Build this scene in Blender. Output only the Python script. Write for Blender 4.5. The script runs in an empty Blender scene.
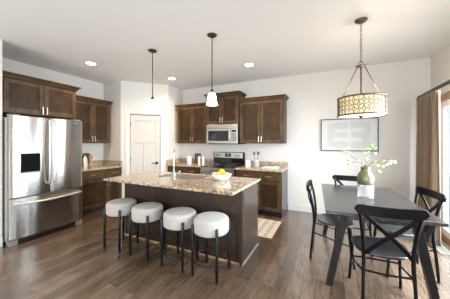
import bpy, bmesh, math, random
from math import sin, cos, pi, radians
from mathutils import Vector, Matrix
random.seed(7)
S = bpy.context.scene
C = S.collection

# ------------------------------------------------------------------ camera
CAM_H = 1.41
YAW = math.atan(105 / 216)
cd = bpy.data.cameras.new('camera')
cam = bpy.data.objects.new('camera', cd)
C.objects.link(cam)
cam.location = (0, 0, CAM_H)
cam.rotation_euler = (pi / 2, 0, YAW)
cd.sensor_fit = 'HORIZONTAL'
cd.sensor_width = 36
cd.lens = 36 * 216 / 450
cd.shift_y = -(149.5 - 143) / 450
cd.clip_start = 0.02
S.camera = cam

# ------------------------------------------------------------------ world, lights, exposure
w = bpy.data.worlds.new('world')
S.world = w
w.use_nodes = True
bg = w.node_tree.nodes['Background']
bg.inputs['Color'].default_value = (0.86, 0.93, 1.0, 1)
bg.inputs['Strength'].default_value = 1.7


def area(name, loc, rot, sx, sy, power, col, spread=180):
    l = bpy.data.lights.new(name, 'AREA')
    l.shape = 'RECTANGLE'
    l.size, l.size_y, l.energy, l.color = sx, sy, power, col
    l.spread = radians(spread)
    o = bpy.data.objects.new(name, l)
    C.objects.link(o)
    o.location = loc
    o.rotation_euler = rot
    return o


# daylight through the sliding door, and unseen windows added behind and beside the camera:
# sky light falls inwards; the upward lamps are fill added to brighten the ceiling
for nm, x, pw, col in (('kitchen', -3.05, 75, (1.0, 0.93, 0.85)), ('dining', 0.0, 160, (0.96, 0.975, 1.0))):
    area('sky_light_' + nm, (x, -3.3, 1.6), (radians(80), 0, 0), 2.2, 1.7, pw, col)  # daylight fill at an unseen, added rear window
    area('ceiling_fill_' + nm, (x, -3.3, 1.1), (radians(146), 0, 0), 2.2, 1.4, 175 if x < -1 else 115, (0.97, 0.98, 1.0))  # upward lamp added to brighten the ceiling
area('sky_light_sliding_door', (1.85, 3.1, 1.3), (0, radians(60), 0), 2.2, 2.4, 380, (0.86, 0.93, 1.0), 120)
area('sky_light_side_window', (1.80, -0.6, 1.6), (0, radians(72), 0), 1.5, 2.2, 95, (0.92, 0.96, 1.0))  # fill lamp at an unseen side window, added to brighten the left side
area('ceiling_fill_sliding_door', (1.80, 3.1, 0.9), (0, radians(130), 0), 1.6, 2.3, 25, (1.0, 0.98, 0.95))  # upward fill lamp added outside the door to lift the ceiling

S.view_settings.view_transform = 'Standard'
S.view_settings.look = 'None'
S.view_settings.gamma = 1
S.view_settings.use_curve_mapping = False
S.view_settings.exposure = -0.44

# ------------------------------------------------------------------ materials


def newmat(name):
    m = bpy.data.materials.new(name)
    m.use_nodes = True
    nt = m.node_tree
    b = nt.nodes['Principled BSDF']
    return m, nt, b


def mat(name, col, rough=0.5, metal=0.0, emit=None, es=0.0, spec=None, bump=0, bscale=60, trans=0, coat=0):
    m, nt, b = newmat(name)
    b.inputs['Base Color'].default_value = (*col, 1)
    b.inputs['Roughness'].default_value = rough
    b.inputs['Metallic'].default_value = metal
    if spec is not None:
        b.inputs['Specular IOR Level'].default_value = spec
    if emit:
        b.inputs['Emission Color'].default_value = (*emit, 1)
        b.inputs['Emission Strength'].default_value = es
    if trans:
        b.inputs['Transmission Weight'].default_value = trans
    if coat:
        b.inputs['Coat Weight'].default_value = coat
        b.inputs['Coat Roughness'].default_value = 0.15
    # faint procedural unevenness so that no surface is perfectly flat
    tc = nt.nodes.new('ShaderNodeTexCoord')
    n = nt.nodes.new('ShaderNodeTexNoise')
    n.inputs['Scale'].default_value = bscale
    n.inputs['Detail'].default_value = 4
    nt.links.new(tc.outputs['Object'], n.inputs['Vector'])
    bp = nt.nodes.new('ShaderNodeBump')
    bp.inputs['Strength'].default_value = bump if bump else 0.01
    bp.inputs['Distance'].default_value = 0.004
    nt.links.new(n.outputs['Fac'], bp.inputs['Height'])
    nt.links.new(bp.outputs['Normal'], b.inputs['Normal'])
    return m


def ramp(nt, fac, stops):
    r = nt.nodes.new('ShaderNodeValToRGB')
    e = r.color_ramp.elements
    while len(e) < len(stops):
        e.new(0.5)
    for i, (p, c) in enumerate(stops):
        e[i].position = p
        e[i].color = (*c, 1)
    nt.links.new(fac, r.inputs['Fac'])
    return r.outputs['Color']


def mapped(nt, scale, rot=(0, 0, 0)):
    tc = nt.nodes.new('ShaderNodeTexCoord')
    mp = nt.nodes.new('ShaderNodeMapping')
    mp.inputs['Scale'].default_value = scale
    mp.inputs['Rotation'].default_value = rot
    nt.links.new(tc.outputs['Object'], mp.inputs['Vector'])
    return mp.outputs['Vector']


def noise(nt, vec, scale, detail=6, rough=0.6, dist=0.0):
    n = nt.nodes.new('ShaderNodeTexNoise')
    n.inputs['Scale'].default_value = scale
    n.inputs['Detail'].default_value = detail
    n.inputs['Roughness'].default_value = rough
    n.inputs['Distortion'].default_value = dist
    nt.links.new(vec, n.inputs['Vector'])
    return n.outputs['Fac']


def mixc(nt, a, b, fac, mode='MIX'):
    mx = nt.nodes.new('ShaderNodeMix')
    mx.data_type = 'RGBA'
    mx.blend_type = mode
    for s, v in ((mx.inputs[6], a), (mx.inputs[7], b)):
        if isinstance(v, tuple):
            s.default_value = (*v, 1)
        else:
            nt.links.new(v, s)
    if isinstance(fac, float):
        mx.inputs[0].default_value = fac
    else:
        nt.links.new(fac, mx.inputs[0])
    return mx.outputs[2]


def bumpit(nt, b, h, strength, dist=0.005):
    bp = nt.nodes.new('ShaderNodeBump')
    bp.inputs['Strength'].default_value = strength
    bp.inputs['Distance'].default_value = dist
    nt.links.new(h, bp.inputs['Height'])
    nt.links.new(bp.outputs['Normal'], b.inputs['Normal'])


def wood(name, dark, mid, light, rough=0.38, stretch=(9, 9, 1.1), spec=0.5):
    m, nt, b = newmat(name)
    v = mapped(nt, stretch)
    g = noise(nt, v, 4.0, 8, 0.65, 0.6)
    blot = noise(nt, mapped(nt, (2.2, 2.2, 1.6)), 2.6, 3, 0.6, 0.3)
    c = ramp(nt, g, [(0.25, dark), (0.5, mid), (0.78, light)])
    c = mixc(nt, c, mixc(nt, c, (0.45, 0.42, 0.40), 1.0, 'MULTIPLY'), ramp(nt, blot, [(0.38, (0, 0, 0)), (0.72, (1, 1, 1))]))
    nt.links.new(c, b.inputs['Base Color'])
    b.inputs['Roughness'].default_value = rough
    b.inputs['Specular IOR Level'].default_value = spec
    bumpit(nt, b, g, 0.06)
    return m


def granite():
    m, nt, b = newmat('granite')
    v = mapped(nt, (1, 1, 1))
    n1 = noise(nt, v, 14, 8, 0.7, 0.4)
    n2 = noise(nt, v, 40, 6, 0.75)
    n3 = noise(nt, v, 30, 5, 0.7, 0.8)
    base = ramp(nt, n1, [(0.3, (0.34, 0.235, 0.14)), (0.48, (0.55, 0.44, 0.31)), (0.66, (0.66, 0.57, 0.45))])
    sp = ramp(nt, n2, [(0.40, (0.05, 0.03, 0.02)), (0.47, (0.34, 0.22, 0.13)), (0.53, (1, 1, 1))])
    c = mixc(nt, base, sp, 0.8, 'MULTIPLY')
    wh = ramp(nt, n3, [(0.58, (0, 0, 0)), (0.68, (1, 1, 1))])
    c = mixc(nt, c, (0.70, 0.65, 0.56), wh)
    nt.links.new(c, b.inputs['Base Color'])
    b.inputs['Roughness'].default_value = 0.12
    return m


def steel(name, col=(0.60, 0.585, 0.57), rough=0.2, wave=0.85, wscale=(4.0, 4.0, 0.40), aniso=0.0):
    m, nt, b = newmat(name)
    b.inputs['Base Color'].default_value = (*col, 1)
    b.inputs['Metallic'].default_value = 1.0
    b.inputs['Roughness'].default_value = rough
    n = noise(nt, mapped(nt, wscale), 1.3, 0, 0.5)
    br = noise(nt, mapped(nt, (1.0, 1.0, 30.0)), 4.0, 2, 0.5)
    r = nt.nodes.new('ShaderNodeMapRange')
    r.inputs['To Min'].default_value = rough * 0.93
    r.inputs['To Max'].default_value = rough * 1.07
    nt.links.new(br, r.inputs['Value'])
    if not aniso:
        nt.links.new(r.outputs['Result'], b.inputs['Roughness'])
    bumpit(nt, b, n, wave, 0.02)
    if aniso:
        tg = nt.nodes.new('ShaderNodeTangent')
        tg.direction_type = 'RADIAL'
        tg.axis = 'Z'
        nt.links.new(tg.outputs[0], b.inputs['Tangent'])
        b.inputs['Anisotropic'].default_value = aniso
        b.inputs['Anisotropic Rotation'].default_value = 0.25
    return m


def floor_mat():
    m, nt, b = newmat('plank_floor')
    tc = nt.nodes.new('ShaderNodeTexCoord')
    mp = nt.nodes.new('ShaderNodeMapping')
    mp.inputs['Rotation'].default_value = (0, 0, pi / 2)
    nt.links.new(tc.outputs['Object'], mp.inputs['Vector'])
    bk = nt.nodes.new('ShaderNodeTexBrick')
    bk.offset = 0.37
    bk.offset_frequency = 2
    bk.inputs['Scale'].default_value = 1.0
    bk.inputs['Brick Width'].default_value = 1.05
    bk.inputs['Row Height'].default_value = 0.125
    bk.inputs['Mortar Size'].default_value = 0.0022
    bk.inputs['Mortar Smooth'].default_value = 0.1
    bk.inputs['Color1'].default_value = (0, 0, 0, 1)
    bk.inputs['Color2'].default_value = (1, 1, 1, 1)
    bk.inputs['Mortar'].default_value = (0.5, 0.5, 0.5, 1)
    nt.links.new(mp.outputs['Vector'], bk.inputs['Vector'])
    tone = ramp(nt, bk.outputs['Color'], [(0.0, (0.100, 0.062, 0.038)), (0.35, (0.130, 0.082, 0.051)), (0.7, (0.165, 0.106, 0.067)), (1.0, (0.21, 0.14, 0.092))])
    gr = noise(nt, mapped(nt, (14, 1.3, 1)), 3.0, 8, 0.7, 0.5)
    grc = ramp(nt, gr, [(0.30, (0.5, 0.48, 0.47)), (0.52, (1, 1, 1)), (0.75, (1.35, 1.32, 1.3))])
    c = mixc(nt, tone, grc, 1.0, 'MULTIPLY')
    blot = noise(nt, mapped(nt, (3, 1.2, 1)), 2.0, 4, 0.6)
    c = mixc(nt, c, mixc(nt, c, (0.6, 0.58, 0.56), 1.0, 'MULTIPLY'), ramp(nt, blot, [(0.4, (0, 0, 0)), (0.7, (1, 1, 1))]))
    c = mixc(nt, c, (0.05, 0.033, 0.022), bk.outputs['Fac'])
    nt.links.new(c, b.inputs['Base Color'])
    b.inputs['Roughness'].default_value = 0.27
    b.inputs['Specular IOR Level'].default_value = 0.8
    b.inputs['Coat Weight'].default_value = 0.7
    b.inputs['Coat Roughness'].default_value = 0.22
    bumpit(nt, b, gr, 0.10, 0.004)
    return m


def rug_mat():
    m, nt, b = newmat('rug_weave')
    tc = nt.nodes.new('ShaderNodeTexCoord')
    sp = nt.nodes.new('ShaderNodeSeparateXYZ')
    nt.links.new(tc.outputs['Object'], sp.inputs[0])

    def op(o, a, v):
        n = nt.nodes.new('ShaderNodeMath')
        n.operation = o
        for s, q in ((n.inputs[0], a), (n.inputs[1], v)):
            if q is None:
                continue
            if isinstance(q, (int, float)):
                s.default_value = q
            else:
                nt.links.new(q, s)
        return n.outputs[0]
    xx = op('FRACT', op('MULTIPLY', sp.outputs['X'], 1 / 0.135), None)
    colid = op('FLOOR', op('MULTIPLY', sp.outputs['X'], 1 / 0.135), None)
    yy = op('FRACT', op('ADD', op('MULTIPLY', sp.outputs['Y'], 1 / 0.076), op('MULTIPLY', colid, 0.25)), None)
    a = op('MULTIPLY', op('GREATER_THAN', xx, 0.25), op('LESS_THAN', xx, 0.72))
    bb = op('MULTIPLY', op('GREATER_THAN', yy, 0.3), op('LESS_THAN', yy, 0.62))
    c = mixc(nt, (0.66, 0.57, 0.48), (0.06, 0.05, 0.045), op('MULTIPLY', a, bb))
    nt.links.new(c, b.inputs['Base Color'])
    b.inputs['Roughness'].default_value = 0.95
    n = noise(nt, mapped(nt, (1, 1, 1)), 220, 2)
    bumpit(nt, b, n, 0.4)
    return m


def pane_mat():
    m, nt, b = newmat('window_glass')
    out = nt.nodes['Material Output']
    tr = nt.nodes.new('ShaderNodeBsdfTransparent')
    tr.inputs['Color'].default_value = (0.95, 0.98, 1, 1)
    gl = nt.nodes.new('ShaderNodeBsdfGlossy')
    gl.inputs['Roughness'].default_value = 0.02
    lw = nt.nodes.new('ShaderNodeLayerWeight')
    lw.inputs['Blend'].default_value = 0.5
    pw = nt.nodes.new('ShaderNodeMath')
    pw.operation = 'POWER'
    pw.inputs[1].default_value = 4.0
    nt.links.new(lw.outputs['Facing'], pw.inputs[0])
    fr = nt.nodes.new('ShaderNodeMath')
    fr.operation = 'MULTIPLY_ADD'
    fr.inputs[1].default_value = 0.5
    fr.inputs[2].default_value = 0.03
    nt.links.new(pw.outputs[0], fr.inputs[0])
    mx = nt.nodes.new('ShaderNodeMixShader')
    nt.links.new(fr.outputs[0], mx.inputs[0])
    nt.links.new(tr.outputs[0], mx.inputs[1])
    nt.links.new(gl.outputs[0], mx.inputs[2])
    nt.links.new(mx.outputs[0], out.inputs['Surface'])
    return m


def fabric(name, c1, c2, scale, bump, rough=0.95):
    m, nt, b = newmat(name)
    n = noise(nt, mapped(nt, (1, 1, 1)), scale, 4, 0.7)
    nt.links.new(ramp(nt, n, [(0.35, c1), (0.65, c2)]), b.inputs['Base Color'])
    b.inputs['Roughness'].default_value = rough
    b.inputs['Sheen Weight'].default_value = 0.15
    bumpit(nt, b, n, bump, 0.006)
    return m


def clear_mat():
    """thick cloudy glass: mostly see-through with a milky share and a bright gloss"""
    m, nt, b = newmat('cloudy_glass')
    b.inputs['Base Color'].default_value = (0.86, 0.85, 0.83, 1)
    b.inputs['Roughness'].default_value = 0.08
    tr = nt.nodes.new('ShaderNodeBsdfTransparent')
    mx = nt.nodes.new('ShaderNodeMixShader')
    n = noise(nt, mapped(nt, (1, 1, .1)), 60, 2)
    nt.links.new(ramp(nt, n, [(0.35, (0.12, 0.12, 0.12)), (0.65, (0.30, 0.30, 0.30))]), mx.inputs[0])
    nt.links.new(tr.outputs[0], mx.inputs[1])
    nt.links.new(b.outputs[0], mx.inputs[2])
    nt.links.new(mx.outputs[0], nt.nodes['Material Output'].inputs['Surface'])
    return m


M = {}
M['wall'] = mat('wall_paint', (0.66, 0.625, 0.58), 0.75, bump=0.05, bscale=140, spec=0.25)
M['ceiling'] = mat('ceiling_paint', (0.80, 0.785, 0.765), 0.9, bump=0.12, bscale=45, spec=0.1)
M['trim'] = mat('white_trim', (0.64, 0.62, 0.59), 0.4)
M['greytrim'] = mat('grey_strip', (0.42, 0.41, 0.40), 0.4)
M['door'] = mat('door_paint', (0.52, 0.49, 0.45), 0.42)
M['floor'] = floor_mat()
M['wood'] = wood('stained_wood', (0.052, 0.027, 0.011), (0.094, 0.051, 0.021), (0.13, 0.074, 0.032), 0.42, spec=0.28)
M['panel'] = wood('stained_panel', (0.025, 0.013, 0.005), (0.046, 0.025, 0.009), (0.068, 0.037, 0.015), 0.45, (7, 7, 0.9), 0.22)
M['island'] = wood('island_wood', (0.022, 0.012, 0.007), (0.042, 0.023, 0.013), (0.065, 0.036, 0.020), 0.34, (9, 9, 1.2), 0.4)
M['endpanel'] = wood('varnished_end_panel', (0.022, 0.013, 0.009), (0.040, 0.025, 0.017), (0.06, 0.038, 0.026), 0.22, (9, 9, 1.2), 1.0)
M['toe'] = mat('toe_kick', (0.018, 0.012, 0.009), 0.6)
M['granite'] = granite()
M['steel'] = steel('stainless_steel', (0.39, 0.372, 0.348), 0.26, 1.1, wscale=(3.6, 3.6, 0.40), aniso=0.85)
M['steel2'] = steel('stainless_trim', (0.46, 0.435, 0.40), 0.28, 0.1)
M['side'] = mat('fridge_side', (0.46, 0.42, 0.36), 0.45, 0.0)
M['nickel'] = mat('brushed_nickel', (0.42, 0.40, 0.37), 0.26, 1.0)
M['pull'] = mat('bright_nickel', (0.74, 0.71, 0.66), 0.30, 1.0)
M['black'] = mat('black_gloss', (0.008, 0.008, 0.009), 0.08)
M['blackplastic'] = mat('black_plastic', (0.012, 0.012, 0.013), 0.4)
M['greyplastic'] = mat('grey_plastic', (0.22, 0.21, 0.20), 0.5)
M['lightplastic'] = mat('light_plastic', (0.70, 0.72, 0.74), 0.3)
M['niche'] = mat('matte_black', (0.006, 0.006, 0.006), 0.8, spec=0.1)
M['display'] = mat('display', (0.02, 0.03, 0.06), 0.1, emit=(0.2, 0.4, 1.0), es=0.35)
M['bronze'] = mat('oil_bronze', (0.085, 0.058, 0.040), 0.38, 0.8)
M['bronzelight'] = mat('antique_bronze', (0.13, 0.092, 0.068), 0.42, 0.7)
M['shade'] = mat('lit_glass_shade', (0.95, 0.93, 0.9), 0.3, emit=(1.0, 0.85, 0.64), es=9.0)
M['drum'] = mat('lit_drum_shade', (0.55, 0.47, 0.30), 0.7, emit=(1.0, 0.80, 0.46), es=1.0)
M['lens'] = mat('lit_lens', (1, 0.97, 0.92), 0.5, emit=(1.0, 0.84, 0.64), es=40.0)
M['bulb'] = mat('lit_bulb', (1, 0.95, 0.85), 0.5, emit=(1.0, 0.86, 0.66), es=12.0)
M['diff'] = mat('lit_diffuser', (1, 0.95, 0.85), 0.6, emit=(1.0, 0.88, 0.70), es=2.2)
M['boucle'] = fabric('boucle_fabric', (0.385, 0.355, 0.32), (0.515, 0.48, 0.44), 130, 0.5)
M['blackmetal'] = mat('black_metal', (0.012, 0.012, 0.013), 0.35, 0.3)
M['table'] = wood('table_wood', (0.026, 0.023, 0.021), (0.042, 0.038, 0.035), (0.06, 0.054, 0.050), 0.26, (8, 1.0, 8), 0.9)
M['tableleg'] = wood('table_leg_wood', (0.005, 0.0045, 0.004), (0.008, 0.007, 0.0065), (0.013, 0.011, 0.010), 0.38, (8, 8, 1.0), 0.3)
M['chair'] = mat('black_lacquer', (0.004, 0.0036, 0.0036), 0.28, spec=0.18)
M['seat'] = mat('black_seat', (0.022, 0.023, 0.026), 0.30, coat=0.6)
M['curtain'] = fabric('curtain_cloth', (0.19, 0.125, 0.075), (0.24, 0.165, 0.105), 90, 0.2)
M['valance'] = wood('valance_wood', (0.10, 0.055, 0.03), (0.16, 0.09, 0.05), (0.2, 0.12, 0.07), 0.5, (6, 1, 6))
M['rod'] = mat('dark_rod', (0.035, 0.033, 0.03), 0.4, 0.5)
M['glass'] = pane_mat()
M['vinyl'] = mat('white_vinyl', (0.74, 0.755, 0.76), 0.4)
M['paper'] = mat('print_paper', (0.60, 0.59, 0.57), 0.85)
M['ink'] = fabric('print_ink', (0.48, 0.465, 0.44), (0.57, 0.555, 0.53), 120, 0.0)
M['frame'] = mat('black_frame', (0.03, 0.03, 0.03), 0.4)
M['rug'] = rug_mat()
M['white'] = mat('white_ceramic', (0.82, 0.80, 0.77), 0.25)
M['lemon'] = mat('lemon_skin', (0.90, 0.50, 0.03), 0.45, bump=0.2, bscale=300)
M['orange'] = mat('orange_skin', (0.92, 0.40, 0.02), 0.45, bump=0.2, bscale=300)
M['olive'] = mat('olive_glaze', (0.115, 0.11, 0.046), 0.20, coat=0.4)
M['celadon'] = mat('pale_green_glaze', (0.33, 0.40, 0.30), 0.22, coat=0.4)
M['clear'] = clear_mat()
M['stem'] = mat('brown_twig', (0.10, 0.06, 0.04), 0.7)
M['leaf'] = mat('green_leaf', (0.14, 0.27, 0.06), 0.5)
M['petal'] = mat('cream_petal', (0.70, 0.63, 0.43), 0.7, bump=0.6, bscale=90)
M['darkboard'] = wood('dark_board', (0.04, 0.025, 0.015), (0.08, 0.05, 0.03), (0.12, 0.075, 0.045), 0.5)
M['tan'] = wood('tan_wood', (0.42, 0.25, 0.11), (0.52, 0.33, 0.16), (0.60, 0.40, 0.21), 0.45)
M['greyglass'] = mat('grey_glaze', (0.40, 0.41, 0.41), 0.2)
M['woodspoon'] = mat('dark_spoon_wood', (0.14, 0.09, 0.06), 0.6)
M['register'] = mat('register_metal', (0.40, 0.36, 0.30), 0.5, 0.3)
M['ground'] = mat('patio_concrete', (0.62, 0.62, 0.60), 0.9, bump=0.2, bscale=30)

# ------------------------------------------------------------------ mesh helpers


def rbox(bm, x0, x1, y0, y1, z0, z1):
    v = [bm.verts.new(p) for p in ((x0, y0, z0), (x1, y0, z0), (x1, y1, z0), (x0, y1, z0),
                                   (x0, y0, z1), (x1, y0, z1), (x1, y1, z1), (x0, y1, z1))]
    for f in ((0, 3, 2, 1), (4, 5, 6, 7), (0, 1, 5, 4), (1, 2, 6, 5), (2, 3, 7, 6), (3, 0, 4, 7)):
        bm.faces.new([v[i] for i in f])


def box(*boxes):
    bm = bmesh.new()
    for b in boxes:
        rbox(bm, *b)
    return bm


def lathe(bm, prof, cx=0, cy=0, n=32, cap=True, sq=None):
    """profile [(r, z)] turned about a vertical axis"""
    rings = []
    for r, z in prof:
        rings.append([bm.verts.new((cx + r * cos(2 * pi * i / n), cy + r * sin(2 * pi * i / n), z)) for i in range(n)])
    for a, b in zip(rings, rings[1:]):
        for i in range(n):
            f = bm.faces.new((a[i], a[(i + 1) % n], b[(i + 1) % n], b[i]))
            f.smooth = True
    if cap:
        if prof[0][0] > 1e-4:
            bm.faces.new(rings[0][::-1])
        if prof[-1][0] > 1e-4:
            bm.faces.new(rings[-1])
    return bm


def tube(bm, pts, r, n=8, closed=False, flat=None, up=None):
    """sweep a round (or flat = (half width, half height)) section along points; r may be a list"""
    P = [Vector(p) for p in pts]
    m = len(P)
    rs = r if isinstance(r, (list, tuple)) else [r] * m
    rings = []
    prev = None
    for i in range(m):
        if closed:
            t = (P[(i + 1) % m] - P[i - 1]).normalized()
        else:
            t = (P[min(i + 1, m - 1)] - P[max(i - 1, 0)]).normalized()
        if up is not None:
            u = Vector(up)
        elif prev is not None:
            u = prev
        else:
            u = Vector((0, 0, 1)) if abs(t.z) < 0.9 else Vector((1, 0, 0))
        a = (u - t * u.dot(t)).normalized()
        prev = a
        b = t.cross(a)
        ring = []
        if flat:
            hw, hh = flat
            for sx, sy in ((-1, -1), (1, -1), (1, 1), (-1, 1)):
                ring.append(bm.verts.new(P[i] + b * (sx * hw) + a * (sy * hh)))
        else:
            for k in range(n):
                q = 2 * pi * k / n
                ring.append(bm.verts.new(P[i] + (a * cos(q) + b * sin(q)) * rs[i]))
        rings.append(ring)
    pairs = list(zip(rings, rings[1:]))
    if closed:
        pairs.append((rings[-1], rings[0]))
    k = len(rings[0])
    for a, b in pairs:
        for i in range(k):
            f = bm.faces.new((a[i], a[(i + 1) % k], b[(i + 1) % k], b[i]))
            f.smooth = not flat
    if not closed:
        bm.faces.new(rings[0][::-1])
        bm.faces.new(rings[-1])
    return bm


def prism(bm, pts, z0, z1, axis='z'):
    """extrude a 2D outline"""
    def co(p, h):
        if axis == 'z':
            return (p[0], p[1], h)
        if axis == 'y':
            return (p[0], h, p[1])
        return (h, p[0], p[1])
    a = [bm.verts.new(co(p, z0)) for p in pts]
    b = [bm.verts.new(co(p, z1)) for p in pts]
    n = len(pts)
    bm.faces.new(a[::-1])
    bm.faces.new(b)
    for i in range(n):
        bm.faces.new((a[i], a[(i + 1) % n], b[(i + 1) % n], b[i]))
    return bm


def ball(bm, c, r, sub=2, sc=(1, 1, 1)):
    g = bmesh.ops.create_icosphere(bm, subdivisions=sub, radius=r)
    for v in g['verts']:
        v.co = Vector((v.co.x * sc[0], v.co.y * sc[1], v.co.z * sc[2])) + Vector(c)
    for f in bm.faces:
        f.smooth = True
    return bm


def smooth_pts(pts, n=6):
    """Catmull-Rom through control points"""
    P = [Vector(p) for p in pts]
    out = []
    for i in range(len(P) - 1):
        p0, p1, p2, p3 = P[max(i - 1, 0)], P[i], P[i + 1], P[min(i + 2, len(P) - 1)]
        for k in range(n):
            t = k / n
            out.append(0.5 * (2 * p1 + (p2 - p0) * t + (2 * p0 - 5 * p1 + 4 * p2 - p3) * t * t + (3 * p1 - p0 - 3 * p2 + p3) * t ** 3))
    out.append(P[-1])
    return out


def obj(name, bm, m, parent=None, bevel=0.0, loc=None, rz=0.0, label=None, segs=2):
    bmesh.ops.recalc_face_normals(bm, faces=bm.faces[:])
    me = bpy.data.meshes.new(name)
    bm.to_mesh(me)
    bm.free()
    me.materials.append(m)
    o = bpy.data.objects.new(name, me)
    C.objects.link(o)
    if parent:
        o.parent = parent
    if loc:
        o.location = loc
    o.rotation_euler.z = rz
    if bevel:
        b = o.modifiers.new('bevel', 'BEVEL')
        b.width = bevel
        b.segments = segs
        b.limit_method = 'ANGLE'
        b.angle_limit = radians(40)
    if label:
        o['label'] = label
    return o


def thing(name, label, cat, loc=(0, 0, 0), rz=0.0, group=None):
    o = bpy.data.objects.new(name, None)
    o.empty_display_size = 0.1
    C.objects.link(o)
    o.location = loc
    o.rotation_euler.z = rz
    tag(o, label, cat, group)
    return o


def tag(o, label, cat, group=None):
    o['label'] = label
    o['category'] = cat
    if group:
        o['group'] = group
    return o


def struct(name, bm, m, bevel=0.0, loc=None, rz=0.0, label=None, cat=None):
    o = obj(name, bm, m, None, bevel, loc, rz)
    o['kind'] = 'structure'
    if label:
        o['label'] = label
    if cat:
        o['category'] = cat
    return o


def dup(root, loc, rz, label, group=None):
    r = root.copy()
    C.objects.link(r)
    r.location = loc
    r.rotation_euler = (0, 0, rz)
    r['label'] = label
    if group:
        r['group'] = group
    for ch in list(root.children):
        c = ch.copy()
        C.objects.link(c)
        c.parent = r
        for g in list(ch.children):
            d = g.copy()
            C.objects.link(d)
            d.parent = c
    return r


# ------------------------------------------------------------------ room shell
XL, XR, YB, YF, H = -4.88, 1.50, 4.70, -3.0, 2.825
struct('floor', box((XL - .15, XR + .12, YF - .12, YB + .15, -0.08, 0)), M['floor'], label='dark brown wood plank floor with grain and varied boards', cat='floor')
struct('ceiling', box((XL - .15, XR + .12, YF - .12, YB + .15, H, H + 0.1)), M['ceiling'], label='white painted flat ceiling', cat='ceiling')
struct('wall_back', box((XL - .15, XR + .12, YB, YB + .15, 0, H)), M['wall'], label='white painted back wall behind range and dining table', cat='wall')
struct('wall_left', box((XL - .15, XL, YF - .12, YB, 0, H)), M['wall'], label='white painted wall behind the refrigerator', cat='wall')
# right wall with the sliding door opening and an unseen side window opening added for light
D0, D1, DZ = 1.95, 4.43, 2.06
W0, W1 = -1.8, 0.6
struct('wall_right', box((XR, XR + .045, D1, YB, 0, H), (XR, XR + .12, D0, D1, DZ, H), (XR, XR + .12, W1, D0, 0, H),
                         (XR, XR + .12, W0, W1, 0, .7), (XR, XR + .12, W0, W1, 2.2, H), (XR, XR + .12, YF, W0, 0, H)), M['wall'],
       label='white painted wall with the sliding glass door', cat='wall')
fw = []
for a, b in ((XL, -4.15), (-1.95, -1.1), (1.1, XR)):
    fw.append((a, b, YF - .12, YF, 0, H))
for a, b in ((-4.15, -1.95), (-1.1, 1.1)):
    fw += [(a, b, YF - .12, YF, 0, .6), (a, b, YF - .12, YF, 2.3, H)]
struct('wall_front', box(*fw), M['wall'], label='white painted wall behind the camera with two added windows', cat='wall')
# short return wall at the left of the refrigerator
struct('wall_return', box((XL, -4.03, 1.20, 1.325, 0, H)), M['wall'], label='end of the short white wall left of the refrigerator', cat='wall')
struct('baseboard_return', box((XL, -4.018, 1.188, 1.20, 0, .13), (-4.03, -4.018, 1.20, 1.325, 0, .13)), M['trim'])
# corner pantry: left face, diagonal face with the door, right face
PA, PB = Vector((-4.28, 3.385)), Vector((-3.54, 4.125))
struct('wall_pantry_left', box((XL, PA.x, PA.y, PA.y + .1, 0, H)), M['wall'], label='short white pantry wall beside the left counter', cat='wall')
struct('wall_pantry_right', box((PB.x - .1, PB.x, PB.y, YB, 0, H)), M['wall'], label='short white pantry wall beside the back counter', cat='wall')
L = (PB - PA).length
ds0, ds1, dz = 0.195, 0.858, 2.065
struct('wall_pantry', box((0, ds0 - .01, 0, .1, 0, H), (ds1 + .01, L, 0, .1, 0, H), (ds0 - .01, ds1 + .01, 0, .1, dz + .01, H)), M['wall'],
       loc=(PA.x, PA.y, 0), rz=pi / 4, label='diagonal white corner wall with the pantry door', cat='wall')
# casing round the pantry door
struct('trim_1', box((ds0 - .10, ds0 - .005, -.018, 0, 0, dz + .03), (ds1 + .005, ds1 + .10, -.018, 0, 0, dz + .03),
                     (ds0 - .115, ds1 + .115, -.024, 0, dz + .03, dz + .13), (ds0 - .13, ds1 + .13, -.035, 0, dz + .13, dz + .15)), M['trim'],
       0.003, (PA.x, PA.y, 0), pi / 4, label='white flat casing around the pantry door', cat='door trim')
struct('baseboard_pantry', box((0, ds0 - .1, -.014, 0, 0, .13), (ds1 + .1, L, -.014, 0, 0, .13)), M['trim'], 0.003, (PA.x, PA.y, 0), pi / 4)
# door slab: one wide top panel over two tall panels
bm = bmesh.new()
y0, y1 = .012, .05
st = .10
a, b = ds0, ds1
mid = (a + b) / 2
for q in ((a, a + st, .008, dz), (b - st, b, .008, dz), (a + st, b - st, .008, .22), (a + st, b - st, dz - .13, dz),
          (a + st, b - st, 1.42, 1.52), (mid - .045, mid + .045, .22, 1.42)):
    rbox(bm, q[0], q[1], y0, y1, q[2], q[3])
pd = struct('door_1', bm, M['door'], 0.004, (PA.x, PA.y, 0), pi / 4, label='white three panel pantry door in the diagonal corner wall', cat='door')
for q in ((a + st, b - st, 1.52, dz - .13), (a + st, mid - .045, .22, 1.42), (mid + .045, b - st, .22, 1.42)):
    obj('door_panel', box((q[0], q[1], y0 + .014, y1, q[2], q[3])), M['door'], pd)
hx, hz = b - .075, .93
bm = lathe(bmesh.new(), [(.0, 0), (.03, 0), (.03, .012), (.012, .016), (.012, .045)], n=20)
bmesh.ops.rotate(bm, verts=bm.verts, matrix=Matrix.Rotation(pi / 2, 3, 'X'))
bmesh.ops.translate(bm, verts=bm.verts, vec=(hx, y0, hz))
tube(bm, smooth_pts([(hx, y0 - .045, hz), (hx - .05, y0 - .05, hz + .003), (hx - .12, y0 - .043, hz - .004)], 4), .009, 8)
obj('door_handle', bm, M['blackmetal'], pd, label='black lever handle on the right side of the pantry door')
for z in (.25, 1.03, 1.84):
    bm = box((a - .006, a + .016, y0 - .006, y0 + .002, z - .045, z + .045))
    tube(bm, [(a, y0 - .006, z - .048), (a, y0 - .006, z + .048)], .007, 8)
    obj('hinge', bm, M['greyplastic'], pd)

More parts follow.
